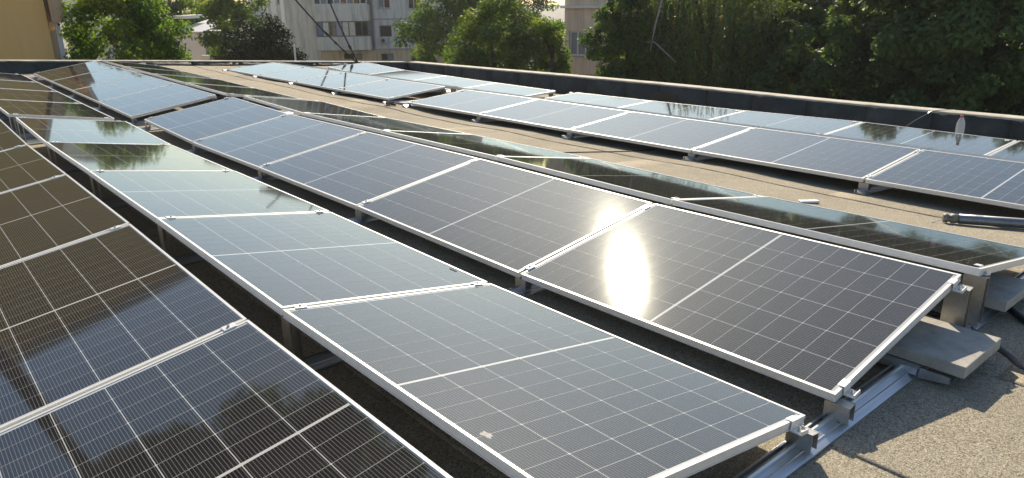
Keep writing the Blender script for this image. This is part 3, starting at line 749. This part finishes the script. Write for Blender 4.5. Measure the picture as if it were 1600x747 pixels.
# left plain wall and the projecting glazed loggia
wall_open(s_ll, s_l, 0, TOP, [], y=0.10).build('wall', 'wall_greybeige', t)
MB().box(s_ll - 0.002, s_ll + 0.3, 0.105, 9, 0, TOP).build('side_wall', 'wall_grey', t)
lg = f.rect(500, 32.5, 583, 56.5); lgu = (lg[0], lg[1], f.sz(540, 7)[1], f.sz(540, 7)[1] + (lg[3] - lg[2]))
zb0 = z_base + 0.02; yl = -1.1
for nm, za, zb_ in (('loggia_front', zb0, lg[2]), ('loggia_front', lg[3], lgu[2]), ('loggia_front', lgu[3], lgu[3] + stor - (lg[3] - lg[2]))):
    MB().box(s_l, s_m - 0.3, yl, 0.09, za, zb_).build(nm, 'wall_greybeige', t, False, 0.02)
MB().box(s_l, s_m - 0.3, yl, 0.09, lgu[3] + stor - (lg[3] - lg[2]) + 1.6, TOP).build('loggia_front', 'wall_greybeige', t)
for r, pans in ((lg, ['pane_blue', 'curtain', 'pane', 'pane_blue', 'curtain', 'curtain', 'pane', 'pane']), (lgu, ['pane', 'curtain_grey', 'pane', 'pane_blue', 'pane', 'curtain_grey', 'pane', 'pane']),
                ((lgu[0], lgu[1], lgu[2] + stor, lgu[3] + stor), ['pane'] * 8)):
    window(t, (s_l + 0.03, s_m - 0.33, r[2], r[3]), pans, y=yl + 0.08, frame='window_dark_frame' if r is lg else 'window_white', sill=False, fw=0.09)
MB().box(s_ll - 0.3, s_r, -1.3, 12.2, TOP + 0.002, TOP + 0.35).build('roof_slab', 'sill', t)

# --- paler block behind on the left of it
f = Facade(420, 95.0); t = f.root('apartment_block', 'pale grey building with narrow vertical strips, above the dark trees')
a, b_ = f.sz(388, 10)[0], f.sz(452, 10)[0]
wins = [f.rect(405, -14, 410, 8), f.rect(431, -14, 437, 7), f.rect(418, -14, 423, 8)]
wall_open(a, b_, 0, 12.0, wins).build('wall', 'wall_grey', t); MB().box(a, b_, 0.4, 10, 0, 11.9).build('block_body', 'wall_grey', t)
for w_ in wins: window(t, w_, ['curtain_grey'], sill=True)
for u in (413, 426, 441): q = f.sz(u, 0)[0]; MB().box(q - 0.3, q + 0.3, -0.15, -0.003, 0, 12.0).build('pilaster', 'wall_white', t)

# --- tan block on the far left (about 26 m away)
f = Facade(60, 27.0, 33); t = f.root('apartment_block', 'tall tan rendered block at the left edge with a corner recess and pale column')
TT = 6.2 + CAM[2] + math.tan(rad(17.6)) * 27
sA = f.sz(79.5, 60)[0]; sB = f.sz(104, 90)[0]; sW = f.sz(-420, 60)[0]; sC = f.sz(92, 60)[0]
MB().box(sW, sA, 0, 10, 0, TT).build('wall', 'wall_tan', t)
MB().box(sA + 0.002, sB - 0.02, 0.9, 10, 0, TT).build('recess_wall', 'wall_brown', t)
MB().box(f.sz(92.5, 90)[0] + 0.06, sB, 0.05, 0.30, 0, TT).build('corner_column', 'wall_white', t, False, 0.02)
zb_ = f.sz(90, 35)[1]
for k in range(4):
    z = zb_ + k * 2.8
    MB().box(f.sz(75, 20)[0] + 0.05, f.sz(99.5, 20)[0], -0.45, 0.85, z, z + 1.25).build('balcony', 'wall_brown', t, False, 0.015)
zl = f.sz(90, 50)[1]
for k in range(-1, 4):
    z = zl + k * 2.8
    MB().box(sA + 0.004, f.sz(92.5, 60)[0], 0.25, 0.40, z - 1.0, z).build('balcony', 'wall_pink', t)
    window(t, (sA + 0.05, f.sz(91, 60)[0], z + 0.05, z + 1.25), ['curtain_grey', 'pane'], y=0.78, sill=False, fw=0.04)
for k in range(1, 6):
    z = 2.78 * k - 0.2; MB().box(sW, sA - 0.02, -0.006, -0.001, z, z + 0.03).build('joint_strip', 'wall_tan', t)
MB().box(sW - 0.2, sB + 0.2, -0.3, 10.2, TT + 0.002, TT + 0.3).build('roof_slab', 'sill', t)

# --- light grey block peeping out behind the left tree
f = Facade(112, 62.0); t = f.root('apartment_block', 'light grey wall peeping out between the tan block and the left tree')
a, b_ = f.sz(98, 20)[0], f.sz(150, 20)[0]
MB().box(a, b_, 0, 9, 0, 11.4).build('wall', 'wall_white', t); MB().box(a - 0.2, b_ + 0.2, -0.2, 9.2, 11.402, 11.7).build('roof_slab', 'sill', t)
window(t, (a + 1.2, a + 2.4, 7.5, 8.9), ['pane', 'pane'], y=-0.05)

# --- small white pavilion with a sloping sheet roof
f = Facade(300, 52.0, -8); t = f.root('pavilion', 'small white building with a sloping pale roof between the trees')
a, zt_ = f.sz(272, 52); b_, _ = f.sz(318, 52); zt_ = f.sz(300, 52)[1]; zr = f.sz(300, 36)[1]
MB().box(a, b_, 0, 4.5, 0, zt_).build('wall', 'wall_white', t)
mb = MB(); x0, x1_ = a - 0.1, b_ + 0.1
mb.v += [(x0, -0.25, zt_ + 0.02), (x1_, -0.25, zt_ + 0.02), (x1_ - 0.2, 4.4, zr), (x0, 4.4, zr), (x0, -0.25, zt_ + 0.1), (x1_, -0.25, zt_ + 0.1), (x1_ - 0.2, 4.4, zr + 0.08), (x0, 4.4, zr + 0.08)]
mb.f += [(0, 3, 2, 1), (4, 5, 6, 7), (0, 1, 5, 4), (1, 2, 6, 5), (2, 3, 7, 6), (3, 0, 4, 7)]; rf = mb.build('roof', 'sheet_roof', t)
MB().box(x0 - 0.4, f.sz(279, 27)[0], 1.0, 3.5, f.sz(279, 30)[1], f.sz(279, 25)[1]).build('roof_hatch', 'wall_white', rf)
for u in (300, 305):
    q = f.rect(u - 1.6, 57, u + 1.6, 64); window(t, q, ['pane'], y=-0.03, fw=0.03, sill=False)
f = Facade(330, 50.0); q = f.rect(318, 86, 338, 95)
tag(MB().box(0, q[1] - q[0], -0.3, 0, 0, q[3]).build('garden_wall', 'wall_white'), 'low pale wall beside the small white building', 'wall')
bpy.data.objects['garden_wall'].location = f.p0 + f.r * q[0]; bpy.data.objects['garden_wall'].rotation_euler = (0, 0, f.ang)

# --- beige block on the right behind the trees (about 42 m away)
f = Facade(890, 43.0, -30); t = f.root('apartment_block', 'beige block with white-framed windows behind the right-hand trees')
sA = f.sz(882, 60)[0]; sB = f.sz(1120, 60)[0]; z1 = f.sz(400, 88)[1]; z2 = f.sz(400, 12)[1]; st = z2 - z1
wn_ = f.rect(889, 48.5, 927, 87.5); w3 = f.rect(945, 50, 985, 89)
ops = []
for k in range(-1, 3):
    for w_ in (wn_, w3): ops.append((w_[0], w_[1], w_[2] + st * k, w_[3] + st * k))
ops = [o for o in ops if o[2] > 0.5 and o[3] < 9.4]
wall_open(sA, sB, 0, 9.6, ops).build('wall', 'wall_pink', t)
MB().box(sA, sB, 0.4, 9, 0, 9.5).build('block_body', 'wall_pink', t)
for i, o_ in enumerate(ops): window(t, o_, ['curtain_grey', 'curtain_grey', 'curtain_grey'] if i % 2 == 0 else ['pane', 'curtain_grey'], y=0.1, fw=0.09)
MB().box(sA - 0.15, sB, -0.30, -0.02, z2 - 0.12, z2 + 0.0).build('ledge', 'wall_white', t)
q = f.rect(905, 117, 950, 124); MB().box(q[0], q[1] + 4, -0.06, -0.002, q[2] - 0.3, q[3]).build('brick_band', 'brick_red', t)
MB().box(sA - 0.3, sB, -0.5, 9.2, 9.602, 9.9).build('roof_slab', 'sill', t)
dsz = f.sz(878, 98)
td = empty('satellite_dish', f.p0 + f.r * (dsz[0]) - f.n * 0.25 + Vector((0, 0, dsz[1])), f.ang); tag(td, 'beige satellite dish on the corner of the block behind the right trees', 'satellite dish')
MB().lathe([(0.0, 0.0), (0.15, 0.015), (0.3, 0.05), (0.42, 0.10), (0.425, 0.09), (0.3, 0.035), (0.0, -0.02)], 24, Matrix.Rotation(rad(70), 4, 'X') @ Matrix.Scale(1.25, 4, (0, 1, 0))).build('reflector', 'dish_beige', td, True)
MB().tube([(0, 0, 0), (0.05, 0.25, -0.1), (0.3, 0.35, -0.1)], 0.025, 8).build('bracket', 'bolt_steel', td)

# ------------------------------------------------------------------ trees
def leaf_object(name, C, Nrm, size, aspect, tint, mat, parent, T=None, bend=0.25):
    n = len(C); rg = np.random.default_rng(n)
    Nrm = Nrm / (np.linalg.norm(Nrm, axis=1, keepdims=True) + 1e-9)
    if T is None: T = rg.normal(size=(n, 3))
    T = T - Nrm * np.sum(T * Nrm, axis=1, keepdims=True); T /= np.linalg.norm(T, axis=1, keepdims=True) + 1e-9
    B = np.cross(Nrm, T); s = size[:, None]; w = s * aspect
    V = np.empty((n, 4, 3)); V[:, 0] = C - T * s * 0.5; V[:, 1] = C + B * w * 0.5 + Nrm * s * bend * 0.4; V[:, 2] = C + T * s * 0.5; V[:, 3] = C - B * w * 0.5 + Nrm * s * bend * 0.4
    me = bpy.data.meshes.new(name); me.vertices.add(n * 4); me.vertices.foreach_set('co', V.reshape(-1))
    idx = np.arange(n * 4).reshape(n, 4); tri = np.stack([idx[:, [0, 1, 2]], idx[:, [0, 2, 3]]], 1).reshape(-1)
    me.loops.add(n * 6); me.loops.foreach_set('vertex_index', tri.astype(np.int32))
    me.polygons.add(n * 2); me.polygons.foreach_set('loop_start', (np.arange(n * 2) * 3).astype(np.int32)); me.polygons.foreach_set('loop_total', np.full(n * 2, 3, np.int32))
    me.update(calc_edges=True)
    at = me.attributes.new('tint', 'FLOAT', 'FACE'); at.data.foreach_set('value', np.repeat(np.clip(tint, 0, 1), 2).astype(np.float32))
    me.materials.append(MATS[mat]); me.validate()
    return link(name, me, parent)
def limbs(mb, base, top, r, rg, C, R, nl):
    # trunk plus limbs reaching into the crown
    tr = []; 
    for k in range(7):
        u = k / 6; p = Vector(base).lerp(Vector(top), u); p += Vector((rg.normal() * 0.12 * u, rg.normal() * 0.12 * u, 0)); tr.append(p)
    mb.tube(tr, [r * (1.15 - 0.75 * k / 6) for k in range(7)], 9)
    for k in range(nl):
        a = tr[rg.integers(4, 6)]; d = rg.normal(size=3); d /= np.linalg.norm(d); d[2] = abs(d[2]) * 0.8 + 0.1
        e = Vector((C[0] + d[0] * R[0] * 0.6, C[1] + d[1] * R[1] * 0.6, C[2] + d[2] * R[2] * 0.55)); mid = (a + e) / 2 + Vector((rg.normal() * 0.25, rg.normal() * 0.25, 0.3))
        mb.tube([a, mid, e], [r * 0.34, r * 0.16, r * 0.04], 6)
def broadleaf(name, label, u, dist, zc, R, leafn, lsize, mat, seed, clumps=90, clump_r=0.22, group=None, cat='tree', bark='bark', aspect=0.62, hollow=0.42, up=0.5, lumpy=1.0):
    rg = np.random.default_rng(seed); p = polar(u, dist, -6.2)
    t = empty(name, (p.x, p.y, -6.2)); tag(t, label, cat, group)
    C = np.array([0, 0, zc + 6.2]); R = np.array(R)
    # irregular crown: clump centres on a lumpy ellipsoid
    d = rg.normal(size=(clumps, 3)); d /= np.linalg.norm(d, axis=1, keepdims=True)
    lump = 1 + lumpy * (0.16 * np.sin(3 * d[:, 0] + seed) + 0.14 * np.sin(4 * d[:, 1] + 2 * seed) + 0.10 * rg.normal(size=clumps))
    rad_ = rg.uniform(hollow, 1.0, clumps) ** 0.6 * lump
    cc = C + d * R * rad_[:, None] * 0.92
    csz = R.mean() * clump_r * rg.uniform(0.6, 1.3, clumps)
    w = csz ** 2; w /= w.sum(); ci = rg.choice(clumps, leafn, p=w)
    q = rg.normal(size=(leafn, 3)); q /= np.linalg.norm(q, axis=1, keepdims=True); q *= (rg.uniform(0, 1, leafn) ** 0.45)[:, None]
    q[:, 2] *= 0.72
    P = cc[ci] + q * csz[ci][:, None]
    P[:, 2] -= 0.25 * csz[ci] * (q[:, 0] ** 2 + q[:, 1] ** 2)
    N = q * 0.7 + rg.normal(size=(leafn, 3)) * 0.55 + np.array([0, 0, up]) + d[ci] * 0.3
    ctint = rg.uniform(0.15, 0.75, clumps); tint = ctint[ci] + rg.normal(size=leafn) * 0.16
    leaf_object('crown', P, N, lsize * rg.uniform(0.6, 1.3, leafn), aspect, tint, mat, t)
    mb = MB(); limbs(mb, (0, 0, 0), (0, 0, C[2] + R[2] * 0.5), min(0.24, 0.03 * (C[2] + R[2]) ** 0.9), rg, C, R, 9); mb.build('trunk', bark, t, True)
    return t
broadleaf('leafy_tree', 'bright yellow-green tree between the tan block and the small white building', 182, 27, -0.95, (2.0, 1.8, 3.3), 48000, 0.12, 'leaf_bright', 3, 160, 0.20, lumpy=0.5)
broadleaf('leafy_tree', 'small bright bush at the right foot of the yellow-green left tree', 250, 25.5, -2.9, (0.62, 0.6, 1.35), 6000, 0.11, 'leaf_bright', 5, 40, 0.3)
broadleaf('leafy_tree', 'bright bush between the tan block corner and the yellow-green left tree', 131, 26, -3.0, (0.6, 0.6, 2.2), 8000, 0.11, 'leaf_bright', 6, 50, 0.28)
broadleaf('leafy_tree', 'yellow-green tree behind the small white building', 272, 66, -0.6, (4.6, 3.0, 3.6), 18000, 0.28, 'leaf_bright', 7, 120, 0.20)
broadleaf('leafy_tree', 'half-shaded tree with a few orange leaves left of the dark trees', 366, 50, -0.9, (2.6, 2.2, 3.8), 18000, 0.18, 'leaf_mid', 8, 110, 0.20)
broadleaf('leafy_tree', 'distant hazy green tree behind the half-shaded tree', 322, 85, -1.6, (3.6, 2.6, 4.6), 12000, 0.32, 'leaf_mid', 33, 80, 0.22)
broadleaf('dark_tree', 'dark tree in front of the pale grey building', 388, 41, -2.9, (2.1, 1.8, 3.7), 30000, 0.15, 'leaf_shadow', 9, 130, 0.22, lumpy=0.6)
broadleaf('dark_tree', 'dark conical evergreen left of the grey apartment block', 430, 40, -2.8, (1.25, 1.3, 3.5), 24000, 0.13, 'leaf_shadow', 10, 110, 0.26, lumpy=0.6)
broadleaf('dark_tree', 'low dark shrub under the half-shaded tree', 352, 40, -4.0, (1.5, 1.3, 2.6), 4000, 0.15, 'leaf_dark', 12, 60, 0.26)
broadleaf('leafy_tree', 'round sunlit tree in the middle in front of the far trees', 770, 34, -2.6, (3.3, 2.6, 4.0), 52000, 0.135, 'leaf_mid', 14, 190, 0.17)
broadleaf('leafy_tree', 'sunlit low bush left of the round middle tree', 690, 32, -3.6, (1.3, 1.2, 2.5), 11000, 0.12, 'leaf_mid', 15, 60, 0.26)
broadleaf('leafy_tree', 'bright leafy branch end in front of the beige block corner', 862, 33, -1.4, (0.8, 0.9, 2.4), 10000, 0.12, 'leaf_bright', 16, 50, 0.28)
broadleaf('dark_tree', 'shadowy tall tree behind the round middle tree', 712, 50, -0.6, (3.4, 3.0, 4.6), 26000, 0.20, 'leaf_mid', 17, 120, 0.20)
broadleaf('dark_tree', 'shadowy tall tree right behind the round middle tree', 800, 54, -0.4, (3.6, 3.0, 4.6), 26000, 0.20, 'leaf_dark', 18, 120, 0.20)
broadleaf('leafy_tree', 'leafy tree with drooping clusters in front of the beige block', 992, 29, -0.6, (1.8, 1.5, 2.7), 24000, 0.15, 'leaf_mid', 19, 90, 0.22)
# right-hand wall of trees
CH_ = 'leaf_chestnut'
broadleaf('chestnut_tree', 'big dark chestnut filling the right edge of the view', 1530, 27, 0.0, (4.3, 3.0, 4.0), 70000, 0.23, CH_, 21, 190, 0.15, aspect=0.5)
broadleaf('chestnut_tree', 'dark chestnut left of the biggest one at the right', 1335, 29, -1.2, (3.9, 3.0, 3.2), 56000, 0.22, CH_, 22, 190, 0.15, aspect=0.5)
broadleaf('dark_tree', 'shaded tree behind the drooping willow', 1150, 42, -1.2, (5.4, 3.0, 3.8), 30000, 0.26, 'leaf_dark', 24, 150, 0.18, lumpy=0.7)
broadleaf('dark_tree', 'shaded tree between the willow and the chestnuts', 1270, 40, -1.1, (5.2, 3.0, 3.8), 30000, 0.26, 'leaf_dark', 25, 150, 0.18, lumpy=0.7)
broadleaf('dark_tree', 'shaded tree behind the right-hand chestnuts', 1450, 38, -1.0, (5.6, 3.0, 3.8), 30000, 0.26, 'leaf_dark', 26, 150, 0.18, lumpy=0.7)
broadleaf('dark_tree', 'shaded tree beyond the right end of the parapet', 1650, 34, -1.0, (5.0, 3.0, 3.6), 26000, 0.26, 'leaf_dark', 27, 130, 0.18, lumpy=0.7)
# tall tree left of the roof, seen only mirrored in the nearest left panels
broadleaf('leafy_tree', 'tall tree mirrored in the nearest panel of the leftmost row', -360, 17, 13.3, (7.0, 4.5, 3.8), 80000, 0.28, 'leaf_chestnut', 41, 140, 0.2, lumpy=0.5)
# drooping willow
def willow(u, dist, label, seed):
    rg = np.random.default_rng(seed); p = polar(u, dist, -6.2); t = empty('willow_tree', (p.x, p.y, -6.2)); tag(t, label, 'tree')
    Ps, Ts, tn = [], [], []; tw = MB()
    for k in range(1300):
        th = rg.uniform(0, 2 * math.pi); r = math.sqrt(rg.uniform(0.02, 1)) * 3.2
        z0 = 6.2 + 3.6 - 1.7 * (r / 3.2) ** 2 - rg.uniform(0, 4.5); L = rg.uniform(1.6, 4.6); n = int(L / 0.05)
        c0 = rg.uniform(0.1, 0.8); c0 = 1.0 if rg.random() < 0.05 else c0
        x, y = r * math.cos(th), r * math.sin(th); dx, dy = math.cos(th) * 0.12 + rg.normal() * 0.05, math.sin(th) * 0.12 + rg.normal() * 0.05
        ph = rg.uniform(0, 6)
        if k % 4 == 0: tw.tube([(x + dx * q_ * 1.5, y + dy * q_ * 1.5, z0 - L * q_) for q_ in (0, 0.35, 0.7, 1)], [0.010, 0.007, 0.005, 0.002], 4)
        for q_ in range(n):
            s_ = q_ / n
            Ps.append((x + dx * s_ * 1.5 + 0.05 * math.sin(ph + 5 * s_) + rg.normal() * 0.035, y + dy * s_ * 1.5 + rg.normal() * 0.035, z0 - L * s_)); Ts.append((rg.normal() * 0.5, rg.normal() * 0.5, -1)); tn.append(c0 + rg.normal() * 0.12)
    P = np.array(Ps); n = len(P)
    leaf_object('crown', P, rg.normal(size=(n, 3)), rg.uniform(0.11, 0.20, n), 0.30, np.array(tn), 'leaf_willow', t, np.array(Ts))
    mb = MB(); limbs(mb, (0, 0, 0), (0.2, 0, 8.5), 0.24, rg, np.array([0, 0, 8.3]), np.array([2.6, 2.6, 2.2]), 8); mb.build('trunk', 'bark', t, True); tw.build('twigs', 'bark', t)
    return t
wt = willow(1112, 30, 'drooping willow with hanging brownish-green strands right of the beige block', 31)
cc = [Vector(polar(1012, 26.4, -0.2)), Vector(polar(1026, 26.4, 0.3)), Vector(polar(1040, 26.5, 1.62)), Vector(polar(1056, 26.6, 3.2))]
c0 = wt.location
mb = MB(); mb.tube([Vector(polar(1062, 26.8, -0.9)) - c0, cc[1] - c0 + Vector((0, 0, -0.5)), cc[0] - c0], [0.03, 0.022, 0.008], 7); mb.build('bare_branch', 'pale_bark', wt, True)
mb = MB(); mb.tube([cc[3] - c0, cc[2] - c0, cc[1] - c0 + Vector((0, 0, 0.05)), Vector(polar(1020, 26.4, -0.5)) - c0], [0.045, 0.035, 0.026, 0.012], 7); mb.build('bare_branch', 'pale_bark', wt, True)
# ------------------------------------------------------------------ thin morning haze
hz = MB().box(-420, 420, -420, 420, -7.4, 18.5).build('haze', 'slab'); tag(hz, 'thin pale haze in the air', None, None, 'stuff')
m = bpy.data.materials.new('haze_air'); m.use_nodes = True; nt = m.node_tree
nt.nodes.remove(nt.nodes['Principled BSDF']); pvn = nt.nodes.new('ShaderNodeVolumePrincipled')
pvn.inputs['Color'].default_value = (0.93, 0.95, 0.96, 1); pvn.inputs['Density'].default_value = 0.00035; pvn.inputs['Anisotropy'].default_value = 0.45
nt.links.new(pvn.outputs[0], nt.nodes['Material Output'].inputs['Volume'])
hz.data.materials.clear(); hz.data.materials.append(m); MATS['haze_air'] = m
bpy.context.view_layer.update()
